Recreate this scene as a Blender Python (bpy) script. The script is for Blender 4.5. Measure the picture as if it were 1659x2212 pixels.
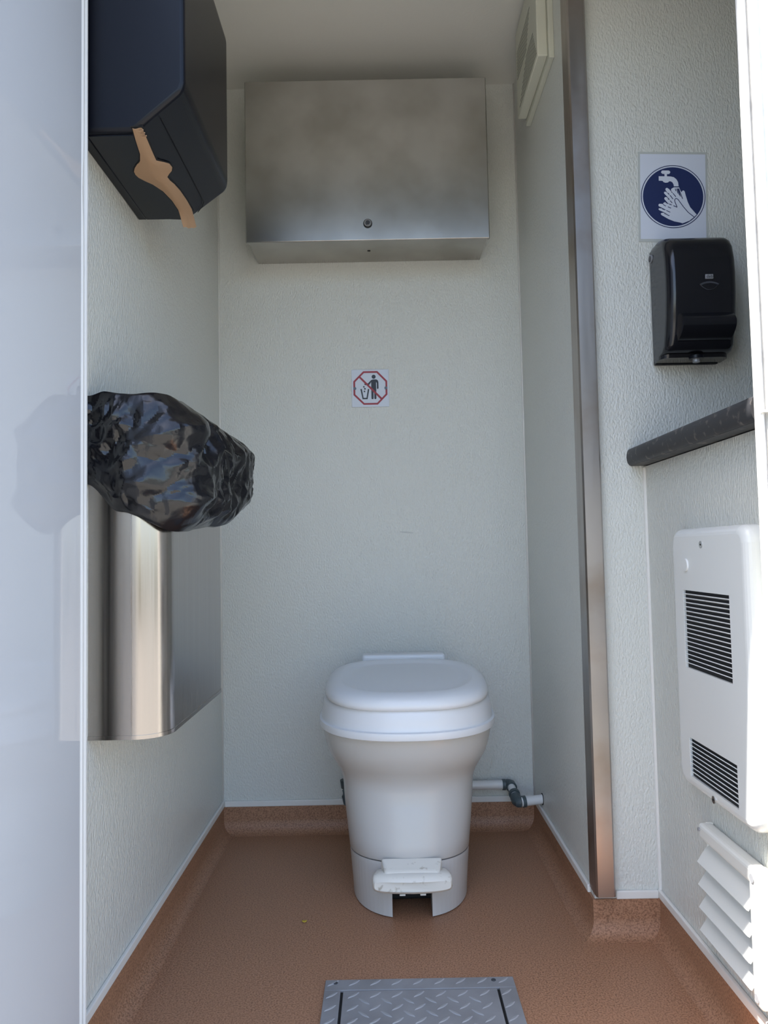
import bpy, bmesh, math, random
from mathutils import Vector, Matrix, noise
random.seed(7)
S = bpy.context.scene
COL = S.collection
for o in list(bpy.data.objects):
    bpy.data.objects.remove(o)
PI = math.pi

# ------------------------------------------------------------------ camera
F_PX, PITCH, ROLL, YAW, CAM_H = 1645.9, 0.05451, -0.01952, 0.00032, 0.76
fwd = Vector((math.sin(YAW)*math.cos(PITCH), math.cos(YAW)*math.cos(PITCH), math.sin(PITCH)))
rt0 = Vector((math.cos(YAW), -math.sin(YAW), 0))
up0 = rt0.cross(fwd)
rt = rt0*math.cos(ROLL) + up0*math.sin(ROLL)
up = -rt0*math.sin(ROLL) + up0*math.cos(ROLL)
cd = bpy.data.cameras.new('camera')
cam = bpy.data.objects.new('camera', cd)
COL.objects.link(cam)
cd.sensor_fit = 'HORIZONTAL'
cd.sensor_width = 36.0
cd.lens = 36.0*F_PX/1659.0
cd.clip_start = 0.02
cam.matrix_world = Matrix(((rt.x, up.x, -fwd.x, 0), (rt.y, up.y, -fwd.y, 0), (rt.z, up.z, -fwd.z, CAM_H), (0, 0, 0, 1)))
S.camera = cam

# ------------------------------------------------------------------ sky, sun, exposure
SUN_DIR = Vector((0.45, 0.13, -1.06)).normalized()      # the way the light travels
w = bpy.data.worlds.new('world')
S.world = w
w.use_nodes = True
nt = w.node_tree
bg = nt.nodes['Background']
sky = nt.nodes.new('ShaderNodeTexSky')
sky.sky_type = 'NISHITA'
sky.sun_disc = False
sky.sun_elevation = math.asin(-SUN_DIR.z)
sky.sun_rotation = math.atan2(-SUN_DIR.x, -SUN_DIR.y)
sky.dust_density = 2.0
sky.ozone_density = 1.0
nt.links.new(sky.outputs[0], bg.inputs[0])
bg.inputs[1].default_value = 0.30
sd = bpy.data.lights.new('sun', 'SUN')
sd.energy = 12.0
sd.angle = math.radians(0.53)
sd.color = (1.0, 0.965, 0.91)
sun = bpy.data.objects.new('sun', sd)
COL.objects.link(sun)
sun.location = (-3, -1, 7)
sun.rotation_euler = SUN_DIR.to_track_quat('-Z', 'Y').to_euler()
vs = S.view_settings
vs.view_transform = 'Standard'
vs.look = 'None'
vs.gamma = 1.0
vs.use_curve_mapping = False
vs.exposure = 1.0

# ------------------------------------------------------------------ materials
def s2l(c):
    return tuple(((v/255.0)/12.92 if v/255.0 <= 0.04045 else ((v/255.0+0.055)/1.055)**2.4) for v in c) + (1.0,)

def mat(name, rgb, rough=0.5, metal=0.0, spec=0.5, bump=None, var=None, coat=0.0, aniso=0.0, streak=None):
    """bump = (scale, stretch xyz, strength, distance); var = (scale, rgb2, low, high); streak = (stretch xyz, rough add)"""
    m = bpy.data.materials.new(name)
    m.use_nodes = True
    n = m.node_tree.nodes
    l = m.node_tree.links
    b = n['Principled BSDF']
    b.inputs['Base Color'].default_value = s2l(rgb)
    b.inputs['Roughness'].default_value = rough
    b.inputs['Metallic'].default_value = metal
    b.inputs['Specular IOR Level'].default_value = spec
    b.inputs['Coat Weight'].default_value = coat
    b.inputs['Anisotropic'].default_value = aniso
    tc = n.new('ShaderNodeTexCoord')
    def nz(scale, stretch=(1, 1, 1), detail=2.0):
        mp = n.new('ShaderNodeMapping')
        mp.inputs['Scale'].default_value = stretch
        l.new(tc.outputs['Object'], mp.inputs[0])
        t = n.new('ShaderNodeTexNoise')
        t.inputs['Scale'].default_value = scale
        t.inputs['Detail'].default_value = detail
        l.new(mp.outputs[0], t.inputs['Vector'])
        return t
    if bump:
        t = nz(bump[0], bump[1])
        bn = n.new('ShaderNodeBump')
        bn.inputs['Strength'].default_value = bump[2]
        bn.inputs['Distance'].default_value = bump[3]
        l.new(t.outputs[0], bn.inputs['Height'])
        l.new(bn.outputs[0], b.inputs['Normal'])
    if var:
        t = nz(var[0], (1, 1, 1), 4.0)
        mr = n.new('ShaderNodeMapRange')
        mr.inputs[1].default_value = var[2]
        mr.inputs[2].default_value = var[3]
        l.new(t.outputs[0], mr.inputs[0])
        mx = n.new('ShaderNodeMix')
        mx.data_type = 'RGBA'
        mx.inputs[6].default_value = s2l(rgb)
        mx.inputs[7].default_value = s2l(var[1])
        l.new(mr.outputs[0], mx.inputs[0])
        l.new(mx.outputs[2], b.inputs['Base Color'])
    if streak:
        t = nz(1.0, streak[0], 3.0)
        mr = n.new('ShaderNodeMapRange')
        mr.inputs[1].default_value = 0.3
        mr.inputs[2].default_value = 0.7
        mr.inputs[3].default_value = rough - streak[1]
        mr.inputs[4].default_value = rough + streak[1]
        l.new(t.outputs[0], mr.inputs[0])
        l.new(mr.outputs[0], b.inputs['Roughness'])
    return m

M = {}
M['wall'] = mat('wall_panel', (214, 215, 208), 0.33, bump=(270, (1, 1, 0.5), 1.0, 0.0028))
M['ceiling'] = mat('ceiling_panel', (224, 223, 216), 0.5, bump=(160, (1, 1, 1), 0.25, 0.001))
M['cap'] = mat('white_cap_strip', (226, 224, 218), 0.4)
M['floor'] = mat('brown_speckled_vinyl', (172, 128, 98), 0.5, bump=(400, (1, 1, 1), 0.3, 0.0006), var=(330, (128, 90, 66), 0.42, 0.66))
M['steel'] = mat('brushed_steel', (188, 186, 182), 0.27, 1.0, var=(6, (168, 165, 160), 0.4, 0.66))
M['steel_v'] = mat('brushed_steel_bin', (178, 172, 167), 0.2, 1.0, streak=((160, 160, 2), 0.05))
M['steel_post'] = mat('steel_channel', (176, 170, 166), 0.33, 1.0, streak=((60, 60, 4), 0.05), var=(7, (160, 146, 134), 0.5, 0.75))
M['chrome'] = mat('chrome', (205, 205, 205), 0.15, 1.0)
M['dark'] = mat('dark_gap', (16, 16, 18), 0.7)
M['door'] = mat('glossy_white_door', (198, 201, 206), 0.02, spec=0.8)
M['gasket'] = mat('white_rubber', (222, 222, 220), 0.45)
M['frame'] = mat('white_frame', (228, 226, 222), 0.4, var=(30, (205, 203, 200), 0.5, 0.75))
M['ceramic'] = mat('white_plastic', (196, 194, 190), 0.26)
M['seat'] = mat('white_seat_plastic', (218, 220, 222), 0.3)
M['pedal'] = mat('scuffed_white_plastic', (222, 219, 210), 0.35, var=(70, (150, 140, 122), 0.6, 0.78))
M['blackp'] = mat('black_plastic', (15, 17, 25), 0.32, spec=0.27, bump=(900, (1, 1, 1), 0.06, 0.0003))
M['blackg'] = mat('glossy_black_plastic', (26, 27, 32), 0.16)
M['greyp'] = mat('smoked_plastic', (70, 72, 78), 0.2)
M['badge'] = mat('badge_grey', (150, 152, 156), 0.35, 0.2)
M['bag'] = mat('black_bin_bag', (20, 20, 24), 0.2, spec=0.6, bump=(120, (1, 1, 0.6), 0.12, 0.003))
M['paper'] = mat('kraft_paper', (168, 136, 106), 0.9, bump=(500, (1, 1, 1), 0.2, 0.0005))
M['counter'] = mat('dark_laminate', (46, 46, 49), 0.45, spec=0.3, var=(60, (106, 100, 95), 0.58, 0.72))
M['heater'] = mat('cream_enamel', (222, 224, 222), 0.25)
M['vent'] = mat('white_vent_plastic', (222, 222, 216), 0.4)
M['fan'] = mat('cream_vent_plastic', (206, 206, 190), 0.45)
M['hatch'] = mat('grey_tread_paint', (140, 141, 144), 0.42, bump=(300, (1, 1, 1), 0.15, 0.0006), var=(14, (124, 124, 126), 0.4, 0.7))
M['lug'] = mat('worn_tread_paint', (150, 151, 154), 0.35)
M['pipe'] = mat('white_pipe', (224, 224, 222), 0.35)
M['fitting'] = mat('grey_fitting', (72, 84, 88), 0.4)
M['signw'] = mat('sign_white', (206, 212, 222), 0.4)
M['signpaper'] = mat('paper_white', (214, 220, 232), 0.5)
M['lam'] = mat('laminate_edge', (190, 194, 190), 0.25)
M['red'] = mat('sign_red', (150, 32, 44), 0.45)
M['black'] = mat('sign_black', (28, 32, 42), 0.45)
M['blue'] = mat('sign_navy', (32, 46, 92), 0.45)
M['leaf'] = mat('yellow_leaf', (176, 150, 48), 0.7)
M['scuff'] = mat('wall_scuff', (192, 193, 188), 0.45)
M['ground'] = mat('outdoor_paving', (116, 112, 105), 0.85, var=(3, (100, 97, 91), 0.4, 0.7))

# ------------------------------------------------------------------ helpers
def nb():
    return bmesh.new()

def box(bm, x0, x1, y0, y1, z0, z1, bev=0.0, seg=2):
    r = bmesh.ops.create_cube(bm, size=1.0)
    vv = r['verts']
    for v in vv:
        v.co = Vector(((x0+x1)/2 + v.co.x*(x1-x0), (y0+y1)/2 + v.co.y*(y1-y0), (z0+z1)/2 + v.co.z*(z1-z0)))
    if bev > 0:
        es = list({e for v in vv for e in v.link_edges})
        bmesh.ops.bevel(bm, geom=es, offset=bev, segments=seg, profile=0.5, affect='EDGES', clamp_overlap=True)
    return bm

def prism(bm, pts, axis, a, b):
    """polygon pts extruded from a to b along axis 'x','y','z' (pts in the other two coordinates, in xyz order)"""
    def P(p, t):
        return {'x': (t, p[0], p[1]), 'y': (p[0], t, p[1]), 'z': (p[0], p[1], t)}[axis]
    va = [bm.verts.new(P(p, a)) for p in pts]
    vb = [bm.verts.new(P(p, b)) for p in pts]
    n = len(pts)
    fs = [bm.faces.new(va), bm.faces.new(vb[::-1])]
    for i in range(n):
        fs.append(bm.faces.new((va[i], vb[i], vb[(i+1) % n], va[(i+1) % n])))
    bmesh.ops.recalc_face_normals(bm, faces=fs)
    return bm

def loft(bm, rings, cap0=True, cap1=True, closed=True):
    vs_ = [[bm.verts.new(p) for p in r] for r in rings]
    n = len(rings[0])
    fs = []
    for i in range(len(rings)-1):
        for j in range(n if closed else n-1):
            k = (j+1) % n
            fs.append(bm.faces.new((vs_[i][j], vs_[i][k], vs_[i+1][k], vs_[i+1][j])))
    if cap0:
        fs.append(bm.faces.new(vs_[0][::-1]))
    if cap1:
        fs.append(bm.faces.new(vs_[-1]))
    bmesh.ops.recalc_face_normals(bm, faces=fs)
    return bm

def tube(bm, pts, r, seg=14, caps=True):
    pts = [Vector(p) for p in pts]
    rs = r if isinstance(r, (list, tuple)) else [r]*len(pts)
    rings = []
    for i, p in enumerate(pts):
        if i == 0: t = pts[1]-pts[0]
        elif i == len(pts)-1: t = pts[-1]-pts[-2]
        else: t = (pts[i+1]-pts[i]).normalized() + (pts[i]-pts[i-1]).normalized()
        t.normalize()
        a = Vector((0, 0, 1)) if abs(t.z) < 0.9 else Vector((1, 0, 0))
        u = t.cross(a).normalized()
        v = t.cross(u)
        rings.append([p + (u*math.cos(2*PI*k/seg) + v*math.sin(2*PI*k/seg))*rs[i] for k in range(seg)])
    return loft(bm, rings, caps, caps)

def cyl(bm, c, axis, r, h, seg=24, r2=None):
    c = Vector(c)
    d = {'x': Vector((1, 0, 0)), 'y': Vector((0, 1, 0)), 'z': Vector((0, 0, 1))}[axis]
    return tube(bm, [c-d*h/2, c+d*h/2], [r, r if r2 is None else r2], seg)

def finish(bm, smooth):
    if smooth:
        bm.normal_update()
        ar = sorted(f.calc_area() for f in bm.faces)
        big = ar[len(ar)//2]*30
        for f in bm.faces:                       # large flats keep their own normal
            f.smooth = not (max(abs(c) for c in f.normal) > 0.99999 or f.calc_area() > big)
        for e in bm.edges:
            if len(e.link_faces) == 2 and e.calc_face_angle(0.0) > smooth:
                e.smooth = False

def origin_of(o):
    p = Vector((0, 0, 0))
    while o is not None:
        p = p + o.location
        o = o.parent
    return p

def obj(name, bm, m, parent=None, smooth=math.radians(38), origin=None):
    """bm in world coordinates -> one mesh object"""
    off = origin_of(parent) if parent is not None else Vector(origin or (0, 0, 0))
    finish(bm, smooth)
    for v in bm.verts: v.co -= off
    me = bpy.data.meshes.new(name)
    bm.to_mesh(me)
    bm.free()
    me.materials.append(M[m])
    o = bpy.data.objects.new(name, me)
    COL.objects.link(o)
    if parent is not None:
        o.parent = parent
    else:
        o.location = off
    return o

def inst(name, me, parent, loc, rot=(0, 0, 0)):
    o = bpy.data.objects.new(name, me)
    COL.objects.link(o)
    o.parent = parent
    o.location = Vector(loc) - origin_of(parent)
    o.rotation_euler = rot
    return o

def piece_mesh(name, bm, m, smooth=math.radians(38)):
    finish(bm, smooth)
    me = bpy.data.meshes.new(name)
    bm.to_mesh(me)
    bm.free()
    me.materials.append(M[m])
    return me

def cut(o, *bms):
    """boolean difference, applied"""
    for b in bms:
        me = bpy.data.meshes.new('cutter')
        b.to_mesh(me)
        b.free()
        c = bpy.data.objects.new('cutter', me)
        COL.objects.link(c)
        c.location = origin_of(o)*-1 + origin_of(o)
        md = o.modifiers.new('cut', 'BOOLEAN')
        md.operation = 'DIFFERENCE'
        md.solver = 'EXACT'
        md.object = c
        bpy.context.view_layer.update()
        dg = bpy.context.evaluated_depsgraph_get()
        new = bpy.data.meshes.new_from_object(o.evaluated_get(dg))
        o.modifiers.clear()
        o.data = new
        bpy.data.objects.remove(c)
    return o

def thing(name, label, cat, loc, group=None):
    o = bpy.data.objects.new(name, None)
    COL.objects.link(o)
    o.location = loc
    o.empty_display_size = 0.05
    o['label'] = label
    o['category'] = cat
    if group: o['group'] = group
    return o

def tag(o, label, cat, group=None):
    o['label'] = label
    o['category'] = cat
    if group: o['group'] = group
    return o

def struct(name, bm, m, label, cat, smooth=math.radians(38)):
    o = obj(name, bm, m, None, smooth)
    o['kind'] = 'structure'
    o['label'] = label
    o['category'] = cat
    return o

# ------------------------------------------------------------------ room dimensions
XL, XR, YB, ZC = -0.4615, 0.403, 2.148, 2.118
YP, XV, XN = 1.549, 0.535, 1.02          # recess wall, vanity panel, far side of the basin niche
YF0, YF1, YF2 = 0.955, 1.05, 1.02          # front wall: outer face, inner face left and right of the door
YD = 1.130                                # hinge-side end of the left wall
ZB, ZCAP = 0.070, 0.086                   # cove height, white cap strip top
OPEN_L, OPEN_R, OPEN_T = -0.470, 0.492, 1.95

struct('ground', box(nb(), -14, 14, -14, 14, -0.62, -0.55), 'ground', 'grey paving outside the doorway', 'ground')
struct('floor', box(nb(), XL-0.06, XN+0.06, 0.955, YB+0.06, -0.06, 0.0), 'floor', 'brown speckled vinyl floor', 'floor')
struct('ceiling', box(nb(), XL-0.06, XN+0.06, YF0-0.03, YB+0.06, ZC, ZC+0.06), 'ceiling', 'pale beige ceiling panel above the steel cabinet', 'ceiling')
struct('wall_back', box(nb(), XL-0.06, XR+0.06, YB, YB+0.06, 0, ZC), 'wall', 'off-white textured back wall behind the toilet', 'wall')
struct('wall_left', box(nb(), XL-0.06, XL, YD, YB, 0, ZC), 'wall', 'off-white textured left wall carrying bin and towel dispenser', 'wall')
struct('wall_right', box(nb(), XR, XR+0.03, YP, YB, 0, ZC), 'wall', 'narrow off-white wall right of the toilet', 'wall')
struct('wall_recess', box(nb(), XR+0.03, XN+0.06, YP, YP+0.04, 0, ZC), 'wall', 'textured wall behind the soap dispenser facing the door', 'wall')
struct('wall_vanity', box(nb(), XV, XV+0.02, YF2, YP, 0, 0.927), 'wall', 'off-white panel under the counter carrying the heater', 'wall')
struct('wall_niche', box(nb(), XN, XN+0.06, YF0, YP, 0, ZC), 'wall', 'outer side wall of the basin niche', 'wall')
bm = nb()
box(bm, XL-0.9, OPEN_L, YF0, YF1, -0.35, ZC+0.06)
box(bm, OPEN_R+0.02, XN+0.9, YF0+0.02, YF2, -0.35, ZC+0.06)
box(bm, OPEN_L, OPEN_R+0.02, YF0, YF2, OPEN_T, ZC+0.06)
box(bm, OPEN_L-0.06, OPEN_L-0.0005, YF1, YD, -0.06, ZC+0.06)
box(bm, OPEN_L, OPEN_R+0.02, YF0, YF1-0.09, -0.35, -0.06)
struct('wall_front', bm, 'frame', 'white front wall around the doorway', 'wall')
struct('sun_edge_rail', box(nb(), OPEN_L-0.1, XN+0.9, 0.908, YF0, OPEN_T, OPEN_T+0.06, 0.008), 'frame', 'added unseen rail over the doorway that edges the sun patch', 'trim')  # unseen rail, added and placed to set where the sun patch ends

# cove skirting
def cove_profile():
    p = [(0.0, 0.0), (0.0, ZB), (0.0045, ZB), (0.0045, 0.032)]
    for k in range(1, 7):
        a = PI + (PI/2)*k/6.0
        p.append((0.0325 + 0.028*math.cos(a), 0.032 + 0.0315*math.sin(a)))
    p.append((0.0325, 0.0))
    return p
CP = cove_profile()
def cove(name, p0, p1, nrm, label, m0=0.0, m1=0.0):
    """profile swept p0 -> p1 on the floor plan; nrm points into the room; m0/m1 mitre slopes at both ends"""
    p0, p1, nrm = Vector((*p0, 0)), Vector((*p1, 0)), Vector((*nrm, 0))
    d = (p1-p0).normalized()
    r0 = [p0 + nrm*u + d*u*m0 + Vector((0, 0, z)) for u, z in CP]
    r1 = [p1 + nrm*u - d*u*m1 + Vector((0, 0, z)) for u, z in CP]
    struct(name, loft(nb(), [r0, r1]), 'floor', label, 'skirting')
cove('baseboard_left', (XL, YD), (XL, YB), (1, 0), 'brown coved skirting along the left wall', 0, 1)
cove('baseboard_back', (XL, YB), (XR, YB), (0, -1), 'brown coved skirting below the back wall', 1, 1)
cove('baseboard_right', (XR, YB), (XR, YP), (-1, 0), 'brown coved skirting below the narrow right wall', 1, -1)
cove('baseboard_recess', (XR, YP), (XV, YP), (0, -1), 'short brown coved skirting at the foot of the steel channel', -1, 1)
cove('baseboard_vanity', (XV, YP), (XV, YF2), (-1, 0), 'brown coved skirting below the louvred vent', 1, 0)
def cap(name, x0, x1, y0, y1, label):
    struct(name, box(nb(), x0, x1, y0, y1, ZB, ZCAP, 0.002, 2), 'cap', label, 'trim')
cap('trim_1', XL, XL+0.007, YD, YB, 'thin white cap strip along the foot of the left wall')
cap('trim_2', XL+0.007, XR-0.007, YB-0.007, YB, 'thin white cap strip along the foot of the back wall')
cap('trim_3', XR-0.007, XR, 1.575, YB-0.007, 'thin white cap strip along the foot of the narrow right wall')
cap('trim_4', 0.4445, XV-0.007, YP-0.007, YP, 'short white cap strip right of the steel channel')
cap('trim_5', XV-0.007, XV, YF2, YP, 'thin white cap strip below the louvred vent')
struct('trim_6', tube(nb(), [(XL+0.001, YB-0.001, ZCAP), (XL+0.001, YB-0.001, ZC)], 0.0028, 8), 'cap', 'white sealant bead in the back left corner', 'trim')
struct('trim_7', tube(nb(), [(XR-0.001, YB-0.001, ZCAP), (XR-0.001, YB-0.001, ZC)], 0.0028, 8), 'cap', 'white sealant bead in the back right corner', 'trim')
struct('trim_8', tube(nb(), [(XV-0.001, YP-0.001, ZCAP), (XV-0.001, YP-0.001, 0.925)], 0.0042, 10), 'cap', 'white bead in the corner beside the heater', 'trim')

# steel channel on the end of the partition
pr = [(0.3995, 1.572), (0.3995, 1.524), (0.4025, 1.520), (0.434, 1.520), (0.4375, 1.524), (0.4375, 1.549), (0.4355, 1.549), (0.4355, 1.5225), (0.402, 1.5225), (0.402, 1.572)]
struct('trim_10', prism(nb(), pr, 'z', 0.084, ZC), 'steel_post', 'tall stained steel channel on the end of the partition', 'trim', math.radians(50))

# right door frame: stepped white profiles standing in the sun
fr = thing('trim_11', 'bright sunlit white door frame at the right edge', 'door frame', (0.52, 0.97, -0.05))
fr['kind'] = 'structure'
obj('frame_lip', box(nb(), 0.4795, 0.4835, 0.955, 0.972, -0.05, OPEN_T, 0.0015), 'frame', fr)
obj('frame_rebate', box(nb(), 0.4835, 0.4945, 0.962, 0.982, -0.05, OPEN_T, 0.001), 'frame', fr)
obj('frame_flange', box(nb(), 0.4875, 0.497, 0.948, 0.962, -0.05, OPEN_T, 0.002), 'frame', fr)
obj('frame_cover', box(nb(), 0.497, 0.56, 0.951, 0.975, -0.05, OPEN_T, 0.003), 'frame', fr)
obj('frame_joint', box(nb(), 0.4785, 0.5, 0.9475, 0.9565, 0.928, 0.931), 'cap', fr)

# open door on the left
dr = bpy.data.objects.new('door_1', None)
COL.objects.link(dr)
dr.location = (-0.4375, 1.1, 0.0)
dr['kind'] = 'structure'
dr['label'] = 'glossy white open door at the left edge'
dr['category'] = 'door'
obj('leaf', box(nb(), -0.4675, -0.4375, 0.33, 1.1, 0.015, 1.94, 0.003, 2), 'door', dr)
def gasket(y, x, r, bulge):
    pts = []
    for k in range(80):
        z = 0.015 + 1.925*k/79.0
        g = math.exp(-((z-1.305)/0.045)**2)
        pts.append((x, y + bulge*g, z))
    return tube(nb(), pts, r, 10)
obj('gasket', gasket(1.1062, -0.4425, 0.0060, -0.004), 'gasket', dr)
obj('gasket', gasket(1.1188, -0.4425, 0.0060, 0.0020), 'gasket', dr)
obj('gasket_carrier', box(nb(), -0.4605, -0.4465, 1.1, 1.126, 0.015, 1.94), 'dark', dr)
DOOR_SWING = 0.0
dr.rotation_euler = (0, 0, DOOR_SWING)

# ------------------------------------------------------------------ toilet
TX = 0.044
toilet = thing('toilet', 'white plastic caravan toilet with closed lid and foot pedal', 'toilet', (TX, 1.80, 0))
def oval(z, a, yf, yb, yc=1.80, n=72, ef=2.25, eb=2.8, tilt=0.0):
    pts = []
    for k in range(n):
        t = 2*PI*k/n
        c, s = math.cos(t), math.sin(t)
        e = ef if s < 0 else eb
        x = a*math.copysign(abs(c)**(2.0/e), c)
        y = (yc-yf if s < 0 else yb-yc)*math.copysign(abs(s)**(2.0/e), s)
        pts.append(Vector((TX+x, yc+y, z + tilt*(y))))
    return pts
# pedestal and bowl
rg = [(0.0965, .1345, 1.6355, 2.0), (0.100, .1365, 1.634, 2.0), (0.14, .1405, 1.641, 2.0), (0.18, .1445, 1.648, 2.0), (0.215, .1475, 1.658, 2.0), (0.24, .149, 1.664, 2.0),
      (0.258, .1515, 1.664, 2.0), (0.275, .158, 1.656, 2.005), (0.292, .168, 1.640, 2.01), (0.312, .179, 1.621, 2.02), (0.335, .187, 1.608, 2.03), (0.36, .192, 1.601, 2.035), (0.385, .194, 1.599, 2.04)]
obj('bowl', loft(nb(), [oval(*r, tilt=-0.10*max(0, 1-(r[0]-0.0965)/0.05) if r[0] < .15 else 0) for r in rg]), 'ceramic', toilet, math.radians(60))
sk = obj('base_skirt', loft(nb(), [oval(0.002, .129, 1.628, 2.0), oval(0.03, .1305, 1.629, 2.0), oval(0.088, .1355, 1.634, 2.0, tilt=-0.10), oval(0.0945, .1350, 1.6345, 2.0, tilt=-0.10)]), 'ceramic', None, math.radians(60))
cut(sk, box(nb(), TX-0.0418, TX+0.0418, 1.5, 1.90, -0.02, 0.0505), box(nb(), TX-0.11, TX+0.11, 1.70, 1.93, -0.02, 0.075))
for v in sk.data.vertices: v.co -= toilet.location
sk.parent = toilet
if not sk.data.materials: sk.data.materials.append(M['ceramic'])
for pz in sk.data.polygons: pz.use_smooth = False
obj('notch_shade_block', box(nb(), TX-0.108, TX+0.108, 1.715, 1.92, 0.002, 0.072, 0.004), 'dark', toilet)  # dark block added to blacken the shaded notch in the base
# seat surround with flared lower lip
rr = [(0.383, .190, 1.600, 2.04), (0.3755, .197, 1.576, 2.045), (0.378, .2, 1.5715, 2.047), (0.387, .2012, 1.569, 2.048), (0.3925, .2005, 1.5705, 2.047), (0.3945, .1955, 1.5765, 2.045), (0.398, .1945, 1.578, 2.045),
      (0.41, .194, 1.579, 2.043), (0.43, .1905, 1.583, 2.04), (0.4365, .1885, 1.586, 2.038), (0.4395, .184, 1.592, 2.03), (0.439, .16, 1.62, 2.0)]
obj('seat', loft(nb(), [oval(*r, ef=2.35) for r in rr]), 'seat', toilet, math.radians(40))
# lid
def lidring(z, a, yf, yb): return oval(z+0.005, a, yf, yb, ef=2.7, eb=3.0, tilt=0.055)
lr = [(0.4435, .168, 1.602, 1.99), (0.4425, .181, 1.584, 2.0), (0.4445, .1845, 1.580, 2.003), (0.4525, .1855, 1.579, 2.004), (0.461, .1825, 1.582, 2.002), (0.4685, .175, 1.590, 1.995), (0.4728, .165, 1.602, 1.985),
      (0.4745, .154, 1.616, 1.972), (0.4742, .149, 1.621, 1.968), (0.4700, .140, 1.631, 1.958), (0.4675, .134, 1.638, 1.952), (0.4670, .124, 1.648, 1.942), (0.4675, .06, 1.72, 1.88)]
obj('lid', loft(nb(), [lidring(*r) for r in lr]), 'seat', toilet, math.radians(60))
obj('hinge_cover', box(nb(), TX-0.108, TX+0.108, 1.99, 2.035, 0.43, 0.4985, 0.007, 3), 'seat', toilet)
# pedal: a dished bar with rounded ends
def barring(y, w, z0, z1, n=40, e=5.0):
    out = []
    for k in range(n):
        t = 2*PI*k/n
        c, s = math.cos(t), math.sin(t)
        out.append(Vector((TX+w*math.copysign(abs(c)**(2/e), c), y + 0.9*((w*abs(c)**(2/e))/0.083)**2*0.012, (z0+z1)/2+(z1-z0)/2*math.copysign(abs(s)**(2/e), s))))
    return out
pedal = obj('pedal', loft(nb(), [barring(1.640, .076, .066, .098), barring(1.605, .081, .066, .106), barring(1.592, .0825, .067, .105), barring(1.584, .0815, .070, .100), barring(1.580, .078, .075, .094)]), 'pedal', toilet, math.radians(55))
bm = nb()
ring0, ring1, ring2 = [], [], []
loft(bm, [[Vector((TX+x, y, z)) for x, y, z in r] for r in (
    [(-.064, 1.636, .100), (.064, 1.636, .100), (.060, 1.595, .100), (-.060, 1.595, .100)],
    [(-.064, 1.636, .1225), (.064, 1.636, .1225), (.053, 1.602, .1085), (-.053, 1.602, .1085)])])
bmesh.ops.bevel(bm, geom=bm.edges[:], offset=0.004, segments=3, profile=0.5, affect='EDGES')
obj('pedal_tread', bm, 'pedal', pedal, math.radians(55))
for dx in (-0.021, 0.021):
    obj('pedal_clip', box(nb(), TX+dx-0.006, TX+dx+0.006, 1.588, 1.626, 0.0645, 0.0675, 0.001), 'pedal', pedal)

# ------------------------------------------------------------------ water pipe
pipe = thing('water_pipe', 'white plastic pipe with grey elbows behind the toilet', 'pipe', (0.25, 2.1, 0.11))
obj('pipe_run', tube(nb(), [(-0.10, 2.118, 0.124), (0.318, 2.118, 0.124)], 0.0122, 16), 'pipe', pipe)
obj('pipe_run', tube(nb(), [(0.331, 2.105, 0.123), (0.335, 2.05, 0.106)], 0.0105, 16), 'pipe', pipe)
obj('pipe_run', tube(nb(), [(0.345, 2.035, 0.1035), (0.4035, 2.042, 0.1075)], 0.0122, 16), 'pipe', pipe)
def collar(a, b, r): return tube(nb(), [a, b], r, 18)
obj('collar', collar((0.309, 2.118, 0.124), (0.3175, 2.118, 0.124), 0.0148), 'fitting', pipe)
def bend(pts, r):
    return tube(nb(), pts, r, 16)
obj('elbow', bend([(0.320, 2.118, 0.124), (0.327, 2.1175, 0.124), (0.3315, 2.113, 0.1235), (0.332, 2.10, 0.121)], 0.0145), 'fitting', pipe)
obj('collar', collar((0.3335, 2.076, 0.1145), (0.334, 2.067, 0.1115), 0.0148), 'fitting', pipe)
obj('elbow', bend([(0.3345, 2.060, 0.109), (0.335, 2.043, 0.1045), (0.3385, 2.036, 0.1035), (0.3455, 2.0352, 0.1035)], 0.0145), 'fitting', pipe)
obj('collar', collar((0.3485, 2.0355, 0.1037), (0.357, 2.0365, 0.1043), 0.0150), 'fitting', pipe)
obj('elbow', bend([(-0.098, 2.118, 0.124), (-0.112, 2.118, 0.124), (-0.119, 2.117, 0.130), (-0.120, 2.116, 0.146)], 0.0135), 'fitting', pipe)
obj('elbow', bend([(-0.120, 2.112, 0.118), (-0.121, 2.104, 0.106), (-0.117, 2.10, 0.090), (-0.108, 2.098, 0.082)], 0.008), 'fitting', pipe)
obj('wall_hole_ring', cyl(nb(), (0.4022, 2.042, 0.1075), 'x', 0.0148, 0.0012), 'dark', pipe)

# ------------------------------------------------------------------ steel cabinet
cab = thing('steel_cabinet', 'wide brushed steel paper towel cabinet on the back wall', 'cabinet', (-0.028, YB, 1.592))
obj('body', box(nb(), -0.346, 0.2905, 1.988, YB, 1.597, 2.026, 0.002), 'steel', cab)
cdoor = obj('door', box(nb(), -0.3515, 0.2955, 1.976, 1.9875, 1.589, 2.030, 0.0025, 3), 'steel', cab)
lock = obj('lock', cyl(nb(), (-0.0275, 1.9755, 1.6345), 'y', 0.0118, 0.004), 'dark', cdoor)
bm = nb()
cyl(bm, (-0.0275, 1.9735, 1.6345), 'y', 0.0098, 0.005)
obj('lock_barrel', bm, 'chrome', cdoor)
cyl(bm := nb(), (-0.0275, 1.9705, 1.6345), 'y', 0.0062, 0.003)
obj('lock_core', bm, 'greyp', cdoor)
obj('keyway', box(nb(), -0.0284, -0.0266, 1.9686, 1.9692, 1.631, 1.638), 'dark', cdoor)
obj('sight_slot', box(nb(), -0.031, -0.023, 2.062, 2.068, 1.5962, 1.5972), 'dark', cab)

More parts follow.
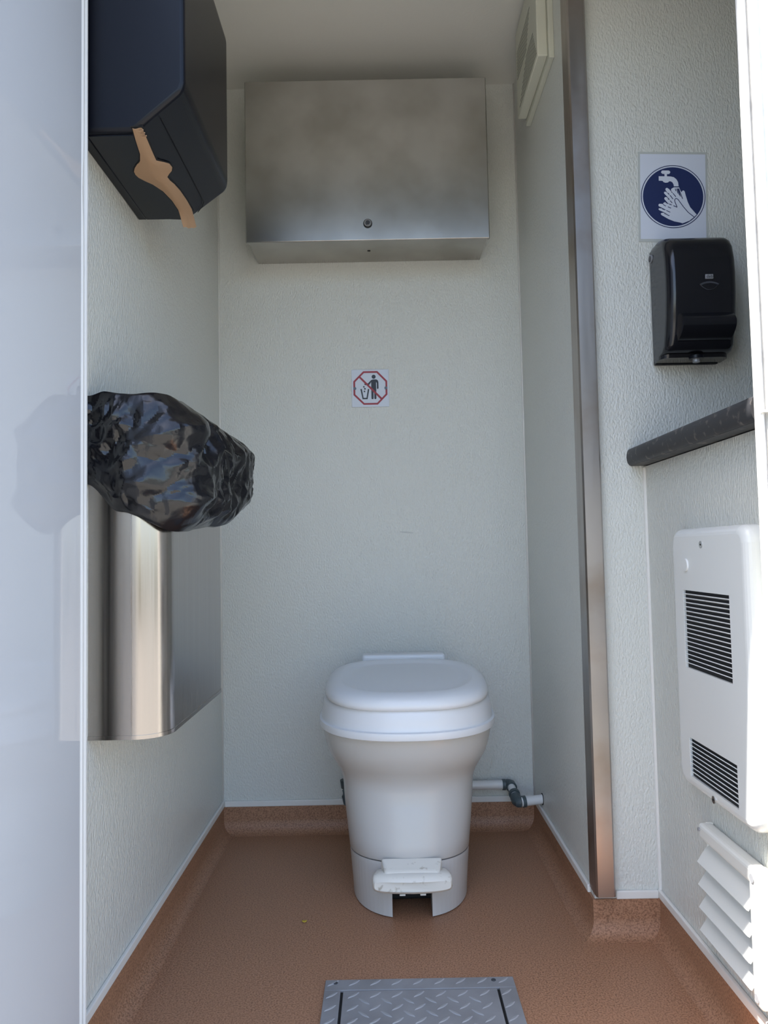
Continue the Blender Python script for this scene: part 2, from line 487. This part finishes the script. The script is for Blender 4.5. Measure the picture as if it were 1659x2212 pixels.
# ------------------------------------------------------------------ no-litter sign
SK = 0.00011
SX, SZ = -0.0314, 1.2306
def sp(u, v): return (SX + (u-832)*SK, SZ + (815-v)*SK)
sg = thing('prohibition_sign', 'small square no-litter sign with red octagon on the back wall', 'sign', (SX, YB, SZ))
obj('plate', box(nb(), *(sp(350, 0)[0], sp(1315, 0)[0]), YB-0.003, YB, sp(0, 1305)[1], sp(0, 325)[1], 0.0008), 'signw', sg)
Y1 = YB-0.003
def flat(poly, layer, th=0.0004):
    y0 = Y1 - layer*0.0003
    return prism(nb(), [sp(*p) for p in poly], 'y', y0-th, y0)
oct_o = [(655, 372), (1022, 372), (1272, 632), (1272, 990), (1022, 1248), (655, 1248), (395, 990), (395, 632)]
oct_i = [(673, 418), (1003, 418), (1225, 650), (1225, 972), (1003, 1203), (673, 1203), (442, 972), (442, 650)]
bm = nb()
ys = (Y1, Y1-0.0005)
vo = [[bm.verts.new((sp(*p)[0], y, sp(*p)[1])) for p in oct_o] for y in ys]
vi = [[bm.verts.new((sp(*p)[0], y, sp(*p)[1])) for p in oct_i] for y in ys]
for k in range(8):
    j = (k+1) % 8
    bm.faces.new((vo[1][k], vo[1][j], vi[1][j], vi[1][k]))
    bm.faces.new((vo[0][k], vo[0][j], vo[1][j], vo[1][k]))
    bm.faces.new((vi[0][k], vi[0][j], vi[1][j], vi[1][k]))
bmesh.ops.recalc_face_normals(bm, faces=bm.faces[:])
obj('octagon_ring', bm, 'red', sg, None)
def circ(cx, cy, r, n=24): return [(cx+r*math.cos(2*PI*k/n), cy+r*math.sin(2*PI*k/n)) for k in range(n)]
fig = obj('figure', flat([(905, 590), (985, 590), (1015, 602), (1036, 630), (1045, 670), (1045, 820), (1035, 838), (1012, 840), (1003, 825), (1003, 680), (985, 660), (985, 1085), (972, 1105), (945, 1105), (932, 1085), (932, 870), (913, 870), (913, 1085), (900, 1105), (870, 1105), (857, 1085), (857, 655), (812, 722), (795, 735), (690, 732), (680, 715), (690, 692), (775, 690), (860, 605)], 1), 'black', sg, None)
obj('head', flat(circ(924, 520, 52), 1), 'black', fig, None)
obj('bin_symbol', flat([(575, 838), (612, 832), (655, 1068), (730, 1068), (770, 835), (806, 842), (757, 1103), (628, 1103)], 1), 'black', sg, None)
for q in ([(665, 752), (692, 778), (667, 806), (640, 778)], [(692, 804), (720, 832), (694, 860), (666, 832)], [(664, 880), (697, 880), (700, 918), (660, 915)]):
    obj('litter_symbol', flat(q, 1), 'black', sg, None)
obj('slash', flat([(535, 530), (575, 505), (1135, 1080), (1095, 1110)], 2), 'red', sg, None)
for u in (432, 1235):
    p = sp(u, 820)
    obj('screw', cyl(nb(), (p[0], Y1-0.0008, p[1]), 'y', 0.0042, 0.0028, 16), 'greyp', sg)

# ------------------------------------------------------------------ extractor fan on the narrow right wall
fan = thing('extractor_vent', 'square cream slotted vent cover high on the right wall', 'vent', (XR, 1.79, 1.98))
obj('base_plate', box(nb(), XR-0.012, XR, 1.652, 1.93, 1.865, 2.112, 0.0015), 'fan', fan)
fc = obj('cover', box(nb(), XR-0.036, XR-0.012, 1.664, 1.918, 1.877, 2.102, 0.003), 'fan', None)
slots = []
for k in range(13):
    z = 1.894 + k*0.0105
    slots.append((1.70, 1.755, z) if k > 6 else (1.69+k*0.006, 1.80 - k*0.004, z))
cb = nb()
bars = [(1.885, 1.675 + 0.0), ]
for k in range(9):
    z = 1.888 + k*0.0085
    box(cb, XR-0.05, XR-0.026, 1.672 + 0.004*k, 1.888 - 0.012*k, z, z+0.0046)
for k in range(9):
    z = 1.972 + k*0.0085
    box(cb, XR-0.05, XR-0.026, 1.78 - 0.006*k, 1.905, z, z+0.0046)
cut(fc, cb)
for v in fc.data.vertices: v.co -= fan.location
fc.parent = fan
obj('shadow_liner', box(nb(), XR-0.0354, XR-0.0262, 1.670, 1.912, 1.884, 2.07), 'dark', fan)  # dark sheet standing in for the shade inside the vent slots

# ------------------------------------------------------------------ hand-wash notice
WK = 0.0001205
WX, WZ = 0.6145, 1.4895
WR = math.radians(-1.6)
def wp(u, v):
    a, b = (u-785)*WK, (925-v)*WK
    return (WX + a*math.cos(WR) - b*math.sin(WR), WZ + a*math.sin(WR) + b*math.cos(WR))
wash = thing('hand_wash_notice', 'laminated hand washing notice with navy disc above the soap dispenser', 'sign', (WX, YP, WZ))
def wflat(poly, y0, y1): return prism(nb(), [wp(*p) for p in poly], 'y', y1, y0)
obj('laminate', wflat([(188, 132), (1382, 132), (1382, 1722), (188, 1722)], YP, YP-0.0012), 'lam', wash, None)
obj('paper_sheet', wflat([(222, 172), (1350, 172), (1350, 1675), (222, 1675)], YP-0.0012, YP-0.0016), 'signpaper', wash, None)
YW = YP-0.0016
def ringpoly(r0, r1, n=72):
    bm = nb()
    for k in range(n):
        a, b = 2*PI*k/n, 2*PI*(k+1)/n
        q = [wp(785+r*math.cos(t), 925+r*math.sin(t)) for r, t in ((r0, a), (r0, b), (r1, b), (r1, a))]
        bm.faces.new([bm.verts.new((x, YW-0.0004, z)) for x, z in q])
    bmesh.ops.remove_doubles(bm, verts=bm.verts[:], dist=1e-6)
    bmesh.ops.recalc_face_normals(bm, faces=bm.faces[:])
    return bm
obj('thin_ring', ringpoly(543, 556), 'blue', wash, None)
disc = obj('navy_disc', wflat([(785+520*math.cos(2*PI*k/72), 925+520*math.sin(2*PI*k/72)) for k in range(72)], YW, YW-0.0004), 'blue', wash, None)
YH = YW-0.0004
def white(name, poly, lay=0): return obj(name, wflat(poly, YH-0.0003*lay, YH-0.0003*(lay+1)), 'signpaper', disc, None)
white('tap_symbol', [(540, 568), (640, 568), (640, 527), (600, 522), (580, 497), (592, 470), (615, 464), (710, 464), (735, 477), (740, 500), (722, 525), (682, 528), (682, 568), (745, 570), (800, 583), (845, 620), (872, 670), (882, 745), (800, 745), (795, 710), (775, 672), (745, 655), (720, 655), (700, 675), (660, 682), (625, 672), (605, 648), (540, 646)])
white('back_hand_symbol', [(800, 762), (890, 762), (912, 820), (932, 850), (945, 822), (965, 815), (985, 835), (1000, 900), (1035, 1020), (1075, 1110), (1185, 1240), (1140, 1285), (860, 1130), (740, 1110), (625, 1070), (610, 1045), (640, 1025), (690, 1040), (630, 965), (640, 938), (668, 935), (735, 985), (630, 870), (628, 848), (650, 838), (690, 865), (652, 805), (660, 778), (682, 772), (715, 792), (760, 850), (748, 800), (760, 784)])
white('front_hand_symbol', [(1140, 1285), (1060, 1350), (940, 1398), (905, 1385), (800, 1365), (700, 1325), (580, 1255), (566, 1232), (580, 1216), (620, 1215), (700, 1240), (545, 1170), (528, 1152), (538, 1135), (580, 1138), (690, 1180), (535, 1098), (527, 1075), (545, 1056), (590, 1058), (740, 1110), (850, 1110), (812, 1020), (808, 985), (825, 960), (855, 965), (880, 1005), (960, 1110), (1040, 1205)], 1)
def stroke(a, b, wd, lay=2):
    a, b = Vector(a), Vector(b)
    d = (b-a).normalized()
    n = Vector((-d.y, d.x))*wd/2
    return wflat([tuple(a+n), tuple(b+n), tuple(b-n), tuple(a-n)], YH-0.0003*lay, YH-0.0003*(lay+1))
for a, b in (((612, 1072), (655, 1096)), ((690, 1108), (745, 1134)), ((590, 1145), (640, 1165)), ((665, 1175), (730, 1205)), ((625, 1225), (715, 1268)), ((655, 1035), (700, 1055)), ((715, 1058), (755, 1078)),
             ((690, 962), (715, 985)), ((730, 1000), (765, 1040)), ((690, 865), (715, 890)), ((730, 905), (780, 972)), ((755, 845), (770, 860)), ((780, 870), (830, 930)),
             ((785, 1088), (850, 1116)), ((850, 1116), (812, 1020)), ((812, 1020), (808, 985)), ((808, 985), (830, 958)), ((830, 958), (865, 975)), ((865, 975), (960, 1110)), ((960, 1110), (1040, 1205)), ((1040, 1205), (1140, 1285)),
             ((820, 785), (830, 830)), ((845, 785), (865, 870)), ((860, 785), (890, 900)), ((872, 785), (910, 925)), ((880, 785), (945, 965)), ((800, 752), (882, 752))):
    obj('ink_line', stroke(a, b, 11), 'blue', disc, None)

# ------------------------------------------------------------------ soap dispenser
soap = thing('soap_dispenser', 'black wall soap dispenser under the hand washing notice', 'dispenser', (0.6245, YP, 1.14))
SX0, SX1 = 0.5575, 0.6925
obj('back_plate', box(nb(), SX0+0.003, SX1-0.003, YP-0.012, YP, 1.134, 1.372, 0.003), 'blackp', soap)
def soaprow(z, d, wi=0.0, r=0.02):
    """plan outline at height z, depth d, side inset wi"""
    x0, x1 = SX0+wi, SX1-wi
    yb_, yf_ = YP-0.010, YP-d
    pts = [(x0, yb_)]
    for k in range(9):
        a = PI + (PI/2)*k/8
        pts.append((x0+r*0.85+r*0.85*math.cos(a), yf_+r+r*math.sin(a)))
    for k in range(9):
        a = 1.5*PI + (PI/2)*k/8
        pts.append((x1-r*0.85+r*0.85*math.cos(a), yf_+r+r*math.sin(a)))
    pts.append((x1, yb_))
    return [Vector((x, y, z)) for x, y in pts]
rows = [(1.136, .058, .0), (1.143, .060, .0), (1.146, .078, .0), (1.155, .088, .0), (1.18, .096, 0), (1.21, .103, 0), (1.25, .108, 0), (1.29, .109, 0), (1.32, .107, 0), (1.345, .101, 0), (1.358, .094, .001), (1.367, .083, .002), (1.3735, .068, .004), (1.377, .045, .007), (1.3775, .03, .010)]
cover = obj('cover', loft(nb(), [soaprow(*r) for r in rows]), 'blackg', soap, math.radians(50))
obj('push_bar', loft(nb(), [[Vector((x, y, z)) for x, y, z in r] for r in [
    [(0.575 + 0.0*k, YP-0.088, 1.215-0.06*math.sin(PI*k/12.0)*0 - 0.005*k) for k in range(13)][:0] or
    [Vector((xx, YP-0.070 - 0.052*math.sin(min(1, max(0, t))*PI)**0.6, 1.222-0.066*t)) for t in [k/16.0 for k in range(17)]]
    for xx in (0.5775, 0.5805, 0.585, 0.62, 0.655, 0.671, 0.6755, 0.6785)]], closed=True), 'blackg', soap, math.radians(55))
bm = nb()
lens_o = []
for k in range(25):
    t = -1 + 2*k/24.0
    lens_o.append((0.6345+0.0185*t, 1.2655 + 0.005*(1-t*t)))
for k in range(1, 24):
    t = 1 - 2*k/24.0
    lens_o.append((0.6345+0.0185*t, 1.2655 - 0.012*(1-t*t)))
obj('level_window', prism(bm, lens_o, 'y', YP-0.1105, YP-0.104), 'greyp', soap)
bm = nb()
prism(bm, [(0.6345+(x-0.6345)*0.86, 1.2625+(z-1.2645)*0.72) for x, z in lens_o], 'y', YP-0.1110, YP-0.1095)
obj('level_window_glass', bm, 'blackg', soap)
bd = obj('badge', box(nb(), 0.6275, 0.6425, YP-0.1108, YP-0.105, 1.2755, 1.2845, 0.0008), 'badge', soap)
tcu = bpy.data.curves.new('lettering', 'FONT')
tcu.body = 'deb'
tcu.size = 0.0085
tcu.extrude = 0.0002
to = bpy.data.objects.new('lettering_source', tcu)
COL.objects.link(to)
to.rotation_euler = (PI/2, 0, 0)
to.location = (0.629, YP-0.1109, 1.2772)
bpy.context.view_layer.update()
tm = bpy.data.meshes.new_from_object(to.evaluated_get(bpy.context.evaluated_depsgraph_get()))
tm.transform(to.matrix_world)
tm.transform(Matrix.Translation(-soap.location))
tm.materials.clear()
tm.materials.append(M['black'])
bpy.data.objects.remove(to)
lo = bpy.data.objects.new('lettering', tm)
COL.objects.link(lo)
lo.parent = bd
obj('side_catch', cyl(nb(), (SX0-0.0005, YP-0.017, 1.352), 'x', 0.0085, 0.003, 20), 'badge', soap)
obj('side_catch_center', cyl(nb(), (SX0-0.0012, YP-0.017, 1.352), 'x', 0.006, 0.003, 20), 'blackg', soap)
obj('nozzle', cyl(nb(), (0.626, YP-0.055, 1.133), 'z', 0.007, 0.012, 18), 'badge', soap)
obj('nozzle_collar', cyl(nb(), (0.626, YP-0.055, 1.1365), 'z', 0.014, 0.006, 22), 'blackp', soap)

# ------------------------------------------------------------------ counter
ct = nb()
prc = [(0.98+0.04, 0.962)]
prc = [(XN, 0.9285), (0.506, 0.9285)]
for k in range(9):
    a = 1.5*PI - (PI)*k/8
    prc.append((0.506+0.010*math.cos(a)*0.8, 0.9465+0.0175*math.sin(a)))
prc += [(XN, 0.964)]
counter = obj('countertop', prism(ct, prc, 'y', YF2, YP), 'counter', None, math.radians(40))
tag(counter, 'dark mottled laminate counter with rounded front edge above the heater', 'counter')
ec = prism(nb(), [(x*1.0, z) for x, z in prc[1:-1]] + [(0.54, 0.964), (0.54, 0.9285)], 'y', YP-0.003, YP-0.0005)

# ------------------------------------------------------------------ heater
ht = thing('wall_heater', 'cream wall heater with two slotted grilles under the counter', 'heater', (XV, 1.21, 0.36))
hc = obj('cover', box(nb(), 0.507, XV, 1.072, 1.352, 0.358, 0.792, 0.0), 'heater', None)
bm = bmesh.new(); bm.from_mesh(hc.data)
vert_e = [e for e in bm.edges if abs(e.verts[0].co.x-e.verts[1].co.x) > 0.01]
bmesh.ops.bevel(bm, geom=vert_e, offset=0.026, segments=6, profile=0.5, affect='EDGES')
fr_e = [e for e in bm.edges if all(v.co.x < 0.508 for v in e.verts)]
bmesh.ops.bevel(bm, geom=fr_e, offset=0.0135, segments=5, profile=0.5, affect='EDGES')
finish(bm, math.radians(40)); bm.to_mesh(hc.data); bm.free()
GR = [(1.130, 1.304, 0.5585, 0.6885, 18), (1.128, 1.302, 0.378, 0.442, 9)]
cut(hc, *[box(nb(), 0.49, 0.5125, a, b, c, d) for a, b, c, d, n in GR])
for v in hc.data.vertices: v.co -= ht.location
hc.parent = ht
sl = nb()
prism(sl, [(-0.0006, 0.0008), (0.0038, -0.0012), (0.0040, -0.0002), (0.0, 0.0019)], 'y', -0.0870, 0.0870)
slat_me = piece_mesh('slat', sl, 'heater', None)
for a, b, c, d, n in GR:
    obj('grille_backing', box(nb(), 0.5115, 0.5123, a, b, c, d), 'dark', ht)
    ptc = (d-c)/n
    for k in range(1, n):
        inst('slat', slat_me, ht, (0.5075, (a+b)/2, c+ptc*k))
for y, z in ((1.222, 0.7645), (1.213, 0.366)):
    sc = obj('screw', cyl(nb(), (0.5068, y, z), 'x', 0.0058, 0.002, 18), 'chrome', ht)
    obj('screw_slot', cyl(nb(), (0.5058, y, z), 'x', 0.0016, 0.001, 8), 'dark', sc)
obj('blanking_plug', cyl(nb(), (0.5062, 1.286, 0.731), 'x', 0.0105, 0.004, 24, 0.0112), 'heater', ht)

# ------------------------------------------------------------------ louvre vent
lv = thing('louvre_vent', 'white louvred air vent low on the panel below the heater', 'vent', (XV, 1.2, 0.12))
VY0, VY1, VZ0, VZ1 = 1.088, 1.292, 0.116, 0.306
obj('frame_top', box(nb(), 0.5105, XV-0.0005, VY0+0.021, VY1, VZ1-0.026, VZ1-0.0007, 0.006, 3), 'vent', lv)
obj('frame_bottom', box(nb(), 0.518, XV-0.0005, VY0+0.021, VY1-0.0005, VZ0+0.0007, VZ0+0.012, 0.004, 3), 'vent', lv)
obj('frame_side', box(nb(), 0.509, XV, VY0, VY0+0.026, VZ0, VZ1, 0.006, 3), 'vent', lv)
obj('frame_side', box(nb(), 0.522, XV, VY1-0.010, VY1, VZ0, VZ1, 0.003, 3), 'vent', lv)
obj('vent_backing', box(nb(), 0.532, 0.5345, VY0+0.01, VY1-0.008, VZ0+0.008, VZ1-0.01), 'dark', lv)
lb = nb()
prism(lb, [(0.014, 0.019), (-0.012, -0.019), (-0.0095, -0.0205), (0.0165, 0.0175)], 'y', -0.0865, 0.0865)
lv_me = piece_mesh('louvre_slat', lb, 'vent', None)
for k in range(4):
    inst('louvre_slat', lv_me, lv, (0.5175, 1.2005, 0.262-0.0365*k))
for y, z in ((VY0+0.013, VZ1-0.013), (VY0+0.013, VZ0+0.013), (VY1-0.008, VZ1-0.010)):
    obj('screw', cyl(nb(), (0.509, y, z), 'x', 0.0062 if y < 1.2 else 0.003, 0.0025, 16), 'badge', lv)

# ------------------------------------------------------------------ steel bin
BX, BY0, BY1 = -0.342, 1.188, 1.632
BR = 0.052
def bin_path(off=0.0, n=14):
    """plan of the bin from the wall along the front, round both corners, back to the wall; returns (point, outward normal)"""
    out = []
    def add(x, y, nx, ny): out.append((Vector((x+nx*off, y+ny*off, 0)), Vector((nx, ny, 0))))
    for k in range(n): add(XL + (BX-BR-XL)*k/n, BY0, 0, -1)
    for k in range(n):
        a = -PI/2 + (PI/2)*k/n
        add(BX-BR+BR*math.cos(a), BY0+BR+BR*math.sin(a), math.cos(a), math.sin(a))
    for k in range(3*n): add(BX, BY0+BR + (BY1-BY0-2*BR)*k/(3*n), 1, 0)
    for k in range(n):
        a = (PI/2)*k/n
        add(BX-BR+BR*math.cos(a), BY1-BR+BR*math.sin(a), math.cos(a), math.sin(a))
    for k in range(n+1): add(BX-BR + (XL-BX+BR)*k/n, BY1, 0, 1)
    return out
bn_ = thing('waste_bin', 'wall mounted brushed steel waste bin left of the toilet', 'bin', ((XL+BX)/2, 1.41, 0.482))
P = [p for p, nn in bin_path()]
bm = nb()
loft(bm, [[p + Vector((0, 0, z)) for p in P] for z in (0.4835, 0.99)], cap0=True, cap1=False)
obj('body', bm, 'steel_v', bn_, math.radians(40))
bm = nb()
loft(bm, [[p + Vector((0, 0, z)) for p in [q for q, nn in bin_path(o)]] for o, z in ((0.0, 0.482), (0.0012, 0.482), (0.0012, 0.488), (0.0, 0.488))], cap0=False, cap1=False)
obj('bottom_rim', bm, 'steel_v', bn_)
obj('corner_reflection_line', box(nb(), BX-BR-0.0015, BX-BR+0.0005, BY0-0.0006, BY0+0.001, 0.485, 0.985), 'steel_post', bn_)  # thin strip imitating a reflection line where the steel starts to curve

# bin bag
def lerp_tab(t, tab):
    for (a, va), (b, vb) in zip(tab, tab[1:]):
        if t <= b:
            u = (t-a)/(b-a) if b > a else 0
            u = u*u*(3-2*u)
            return va + (vb-va)*u
    return tab[-1][1]
def hsh(i, j, k):
    v = math.sin(i*127.1 + j*311.7 + k*74.7)*43758.5453
    return v - math.floor(v) - 0.5
def facet(u, v, k):
    """piecewise flat random height: sharp creases between triangles"""
    u += 0.55*noise.noise(Vector((u*0.8, v*0.8, k*3.3)))
    v += 0.55*noise.noise(Vector((u*0.8, v*0.8, k*3.3 + 17.0)))
    i, j = math.floor(u), math.floor(v)
    a, b = u-i, v-j
    h10, h01 = hsh(i+1, j, k), hsh(i, j+1, k)
    if a + b < 1:
        h = hsh(i, j, k)
        return h + a*(h10-h) + b*(h01-h)
    h = hsh(i+1, j+1, k)
    return h + (1-a)*(h01-h) + (1-b)*(h10-h)
def bag_mesh():
    src = bin_path(0.0, 14)
    L = [0.0]
    for (a, _), (b, _) in zip(src, src[1:]): L.append(L[-1] + (b-a).length)
    NU, NV = 300, 130
    rings = []
    for j in range(NV+1):
        v = j/NV
        row = []
        for i in range(NU+1):
            s = L[-1]*i/NU
            k = 0
            while k < len(L)-2 and L[k+1] < s: k += 1
            u = (s-L[k])/(L[k+1]-L[k])
            p = src[k][0].lerp(src[k+1][0], u)
            nn = src[k][1].lerp(src[k+1][1], u).normalized()
            t = i/NU
            zt = 1.018 + 0.006*noise.noise(Vector((t*22, 0.3, 1.7)))
            zh = lerp_tab(t, [(0, .878), (.08, .835), (.20, .803), (.45, .815), (.72, .855), (.85, .885), (1, .90)])
            B = lerp_tab(t, [(0, .002), (.13, .034), (.22, .056), (.40, .058), (.68, .070), (.80, .062), (1, .012)])
            if v < 0.10:
                q = v/0.10
                off = -0.014 + 0.020*math.sin(q*PI/2)
                z = zt - 0.05*(1-q)**2
            else:
                q = (v-0.10)/0.90
                en = lerp_tab(t, [(0, .15), (.3, .25), (.6, .75), (.85, .7), (1, .2)])
                pf = math.sin(min(1.0, q/0.42)*PI/2)**0.8
                if q > 0.72: pf *= 1 - (1-en)*((q-0.72)/0.28)**2
                off = 0.006 + B*pf
                off += 0.003*(1-q)
                z = zt + (zh-zt)*q - 0.004*q*(1-q)
                # gathered pleats near the rim, flat creased facets lower down
                amp = min(1.0, q*6)*(1.0 if q < 0.9 else max(0.15, (1-q)/0.1))
                fl = 0.6 + 0.4*math.exp(-((t-.25)/.25)**2)
                pl = facet(t*30 + 1.5*q*(t-.35), q*1.3, 3)*0.013*max(0.0, 1-1.3*q)
                off += pl*min(1.0, q*9) + amp*fl*(0.026*facet(t*13 + 0.8*q, q*3.2 - 2*t, 1) + 0.019*facet(t*29 - q, q*6.5 + 3*t, 2) + 0.009*facet(t*58 + 2*q, q*12, 5))
                off = max(off, 0.003)
                z += amp*0.006*noise.noise(Vector((t*18, q*7, 11)))
            pp = p + nn*off
            pp.x = max(pp.x, XL+0.0015)
            row.append(Vector((pp.x, pp.y, z)))
        rings.append(row)
    # turned-in hem
    hp = [q for q, nn in bin_path(0.002, 14)]
    last = rings[-1]
    hem = []
    for r_ in last:
        c_ = min(hp, key=lambda h: (h.x-r_.x)**2 + (h.y-r_.y)**2)
        hem.append(Vector((c_.x, c_.y, r_.z+0.012)))
    rings.append([a.lerp(b, 0.12) - Vector((0, 0, 0.003)) for a, b in zip(last, hem)])
    rings.append(hem)
    return loft(nb(), rings, False, False, False)
bag = obj('bin_bag', bag_mesh(), 'bag', None, math.radians(15), origin=((XL+BX)/2, 1.41, 0.80))
tag(bag, 'crumpled shiny black bin bag folded over the steel bin', 'bin bag')

# ------------------------------------------------------------------ paper towel dispenser
td = thing('towel_dispenser', 'large black paper towel dispenser high on the left wall', 'dispenser', (-0.40, 1.30, 1.412))
obj('back_plate', box(nb(), XL, XL+0.016, 1.134, 1.437, 1.4115, 1.90, 0.002), 'blackp', td)
prf = [(-0.4445, 1.4135), (-0.372, 1.4135), (-0.298, 1.476), (-0.2935, 1.49), (-0.2935, 1.78), (-0.318, 1.86), (-0.35, 1.905), (-0.4445, 1.905)]
bm = nb()
prism(bm, prf, 'y', 1.134, 1.462)
for v in bm.verts:                               # the cover narrows a little towards the wall
    k = min(1.0, (-0.2935-v.co.x)/0.151)
    v.co.y -= 0.0 if v.co.y < 1.3 else 0.022*k
ed = [e for e in bm.edges if not all(v.co.x < -0.444 for v in e.verts)]
bmesh.ops.bevel(bm, geom=ed, offset=0.008, segments=4, profile=0.5, affect='EDGES', clamp_overlap=True)
obj('cover', bm, 'blackp', td, math.radians(30))
obj('bottom_tray', prism(nb(), [(-0.4445, 1.411), (-0.3745, 1.411), (-0.366, 1.418), (-0.4445, 1.4145)], 'y', 1.142, 1.4345), 'blackp', td)
def under(x):                                   # lower surface of the dispenser
    return 1.4105 + max(0.0, (x+0.372)*0.845)
def on_under(x, y, d):
    s = 1.0
    for _ in range(12): s = (under(x*s)-0.76)/0.6505
    return Vector((x*s, y*s, under(x*s)-d))
PR = [(1.118, -.3685, -.354), (1.15, -.374, -.356), (1.19, -.380, -.359), (1.212, -.387, -.3605), (1.219, -.391, -.350), (1.225, -.396, -.343), (1.237, -.404, -.3415), (1.247, -.4085, -.345), (1.256, -.409, -.352), (1.266, -.407, -.358),
      (1.279, -.400, -.357), (1.293, -.391, -.3535), (1.319, -.3807, -.350), (1.355, -.3745, -.3478), (1.39, -.373, -.3475)]
def strip(d, grow, rows):
    top, bot = [], []
    for y, a, b in rows:
        a -= grow; b += grow
        top.append([on_under(a+(b-a)*k/6.0, y, d) for k in range(7)])
    return top
opn = strip(0.0004, 0.0022, [(PR[0][0]-.003, PR[0][1], PR[0][2])] + PR + [(1.398, -.373, -.3475)])
def thick(rows, t):
    bm = nb()
    rings = []
    for r in rows:
        rings.append(r + [p + Vector((0, 0, t)) for p in r[::-1]])
    return loft(bm, rings)
obj('slot_opening', thick(opn, 0.0012), 'dark', td)
pp = strip(0.0018, 0.0, PR)
e0 = pp[-1]
for dy, dz, dx in ((0.010, -0.001, -0.0005), (0.022, -0.005, -0.001), (0.031, -0.011, -0.001), (0.037, -0.018, 0.0)):
    pp.append([p + Vector((dx + 0.001*math.sin(k), dy, dz + 0.0012*math.sin(k*2.1))) for k, p in enumerate(e0)])
for j, r in enumerate(pp):                       # soft ripples in the sheet
    for k, p in enumerate(r):
        p.z -= 0.0016*math.sin(PI*k/6.0)*(1 if j > 3 else 0.3) + 0.0008*math.sin(j*0.9+k)
ptw = obj('paper_towel', thick(pp, 0.0006), 'paper', None, math.radians(50), origin=(-0.37, 1.30, 1.41))
tag(ptw, 'brown paper towel pulled through the slot of the black dispenser', 'paper towel')
for dy in (0.0, 0.008, 0.016):
    cx = on_under(-0.361, 1.121+dy, 0.0022)
    obj('paper_fold', tube(nb(), [cx + Vector((0.0075*math.cos(a), 0.004*math.sin(a), 0)) for a in [PI*k/8 for k in range(9)]], 0.0009, 6), 'paper', ptw)
# seam of the access panel on the underside
sm = [on_under(-0.345+0.016*k/10.0*0, 1.12+0.27*k/10.0, 0.0003) for k in range(11)]
sm = [Vector((-0.334, 1.15+0.28*k/10.0, under(-0.334)-0.0002)) for k in range(11)] + [Vector((-0.339, 1.440, under(-0.339)-0.0002)), Vector((-0.35, 1.446, under(-0.35)-0.0002))]
obj('panel_seam', tube(nb(), sm, 0.0007, 6), 'dark', td)

# ------------------------------------------------------------------ floor hatch
HX0, HX1, HY0, HY1 = -0.1195, 0.2135, 1.06, 1.3985
IX0, IX1, IY1 = -0.0865, 0.1800, 1.3655
hat = thing('floor_hatch', 'grey tread plate hatch set in the floor before the toilet', 'hatch', ((HX0+HX1)/2, 1.23, 0.0))
GAP = 0.0045
obj('frame_side', box(nb(), HX0, IX0-GAP, HY0, IY1, 0.0, 0.005, 0.0012), 'hatch', hat)
obj('frame_side', box(nb(), IX1+GAP, HX1, HY0, IY1, 0.0, 0.005, 0.0012), 'hatch', hat)
obj('frame_back', box(nb(), HX0, HX1, IY1, HY1, 0.0, 0.005, 0.0012), 'hatch', hat)
obj('gap_liner', box(nb(), IX0-GAP, IX1+GAP, HY0, IY1, 0.0002, 0.001), 'dark', hat)
lid = obj('hatch_lid', box(nb(), IX0, IX1, HY0, IY1-0.0015, 0.001, 0.0045, 0.001), 'hatch', hat)
for x in (HX0+0.018, HX1-0.036):
    sc = obj('screw', cyl(nb(), (x, HY1-0.011, 0.0054), 'z', 0.0042, 0.0012, 14), 'greyp', hat)
    obj('screw_slot', box(nb(), x-0.003, x+0.003, HY1-0.0115, HY1-0.0105, 0.0059, 0.0062), 'dark', sc)
tb = nb()
prof = [(-1, .0), (-.6, .55), (-.1, 1), (.35, .95), (.8, .4), (1, 0)]
loft(tb, [[(u*0.0135, s*wd*0.0030, 0) for u, wd in prof for s in (1,)] + [(u*0.0135, -wd*0.0030, 0) for u, wd in prof[::-1]],
          [(u*0.0105, wd*0.0017, 0.0013) for u, wd in prof] + [(u*0.0105, -wd*0.0017, 0.0013) for u, wd in prof[::-1]]], cap0=False)
bmesh.ops.remove_doubles(tb, verts=tb.verts[:], dist=1e-7)
tread_me = piece_mesh('tread_lug', tb, 'lug', math.radians(30))
PT = 0.0375
for j in range(18):
    for i in range(10):
        for q in (0, 1):
            x = HX0 + 0.014 + (i + 0.5*q)*PT
            y = HY1 - 0.012 - (j + 0.5*q)*PT*0.98
            if y < HY0+0.012 or x > HX1-0.012: continue
            in_lid = IX0+0.008 < x < IX1-0.008 and y < IY1-0.010
            on_frame = y > IY1+0.008 or (x < IX0-GAP-0.009) or (x > IX1+GAP+0.009)
            if not (in_lid or on_frame): continue
            inst('tread_lug', tread_me, lid if in_lid else hat, (x, y, 0.0045 if in_lid else 0.005), (0, 0, math.radians(42 if q == 0 else -42)))

# faint scuff on the back wall
sc = prism(nb(), [(0.063 + 0.020*math.cos(2*PI*k/20), 0.8185 + 0.0022*math.sin(2*PI*k/20) - 0.002*math.cos(2*PI*k/20)) for k in range(20)], 'y', YB-0.0004, YB)
obj('scuff_mark', sc, 'scuff', bpy.data.objects['wall_back'], None)

# ------------------------------------------------------------------ fallen scrap of leaf
bm = nb()
loft(bm, [[Vector((-0.181 + a*0.0055*math.cos(t) , 1.6245 + a*0.004*math.sin(t), h + 0.001*math.cos(2*t))) for t in [2*PI*k/10 for k in range(10)]] for a, h in ((0.6, 0.0012), (1.0, 0.002), (0.7, 0.0034))])
lf = obj('leaf_scrap', bm, 'leaf', None, math.radians(60), origin=(-0.181, 1.6245, 0.0))
tag(lf, 'tiny yellow leaf scrap on the brown floor left of the toilet', 'leaf')
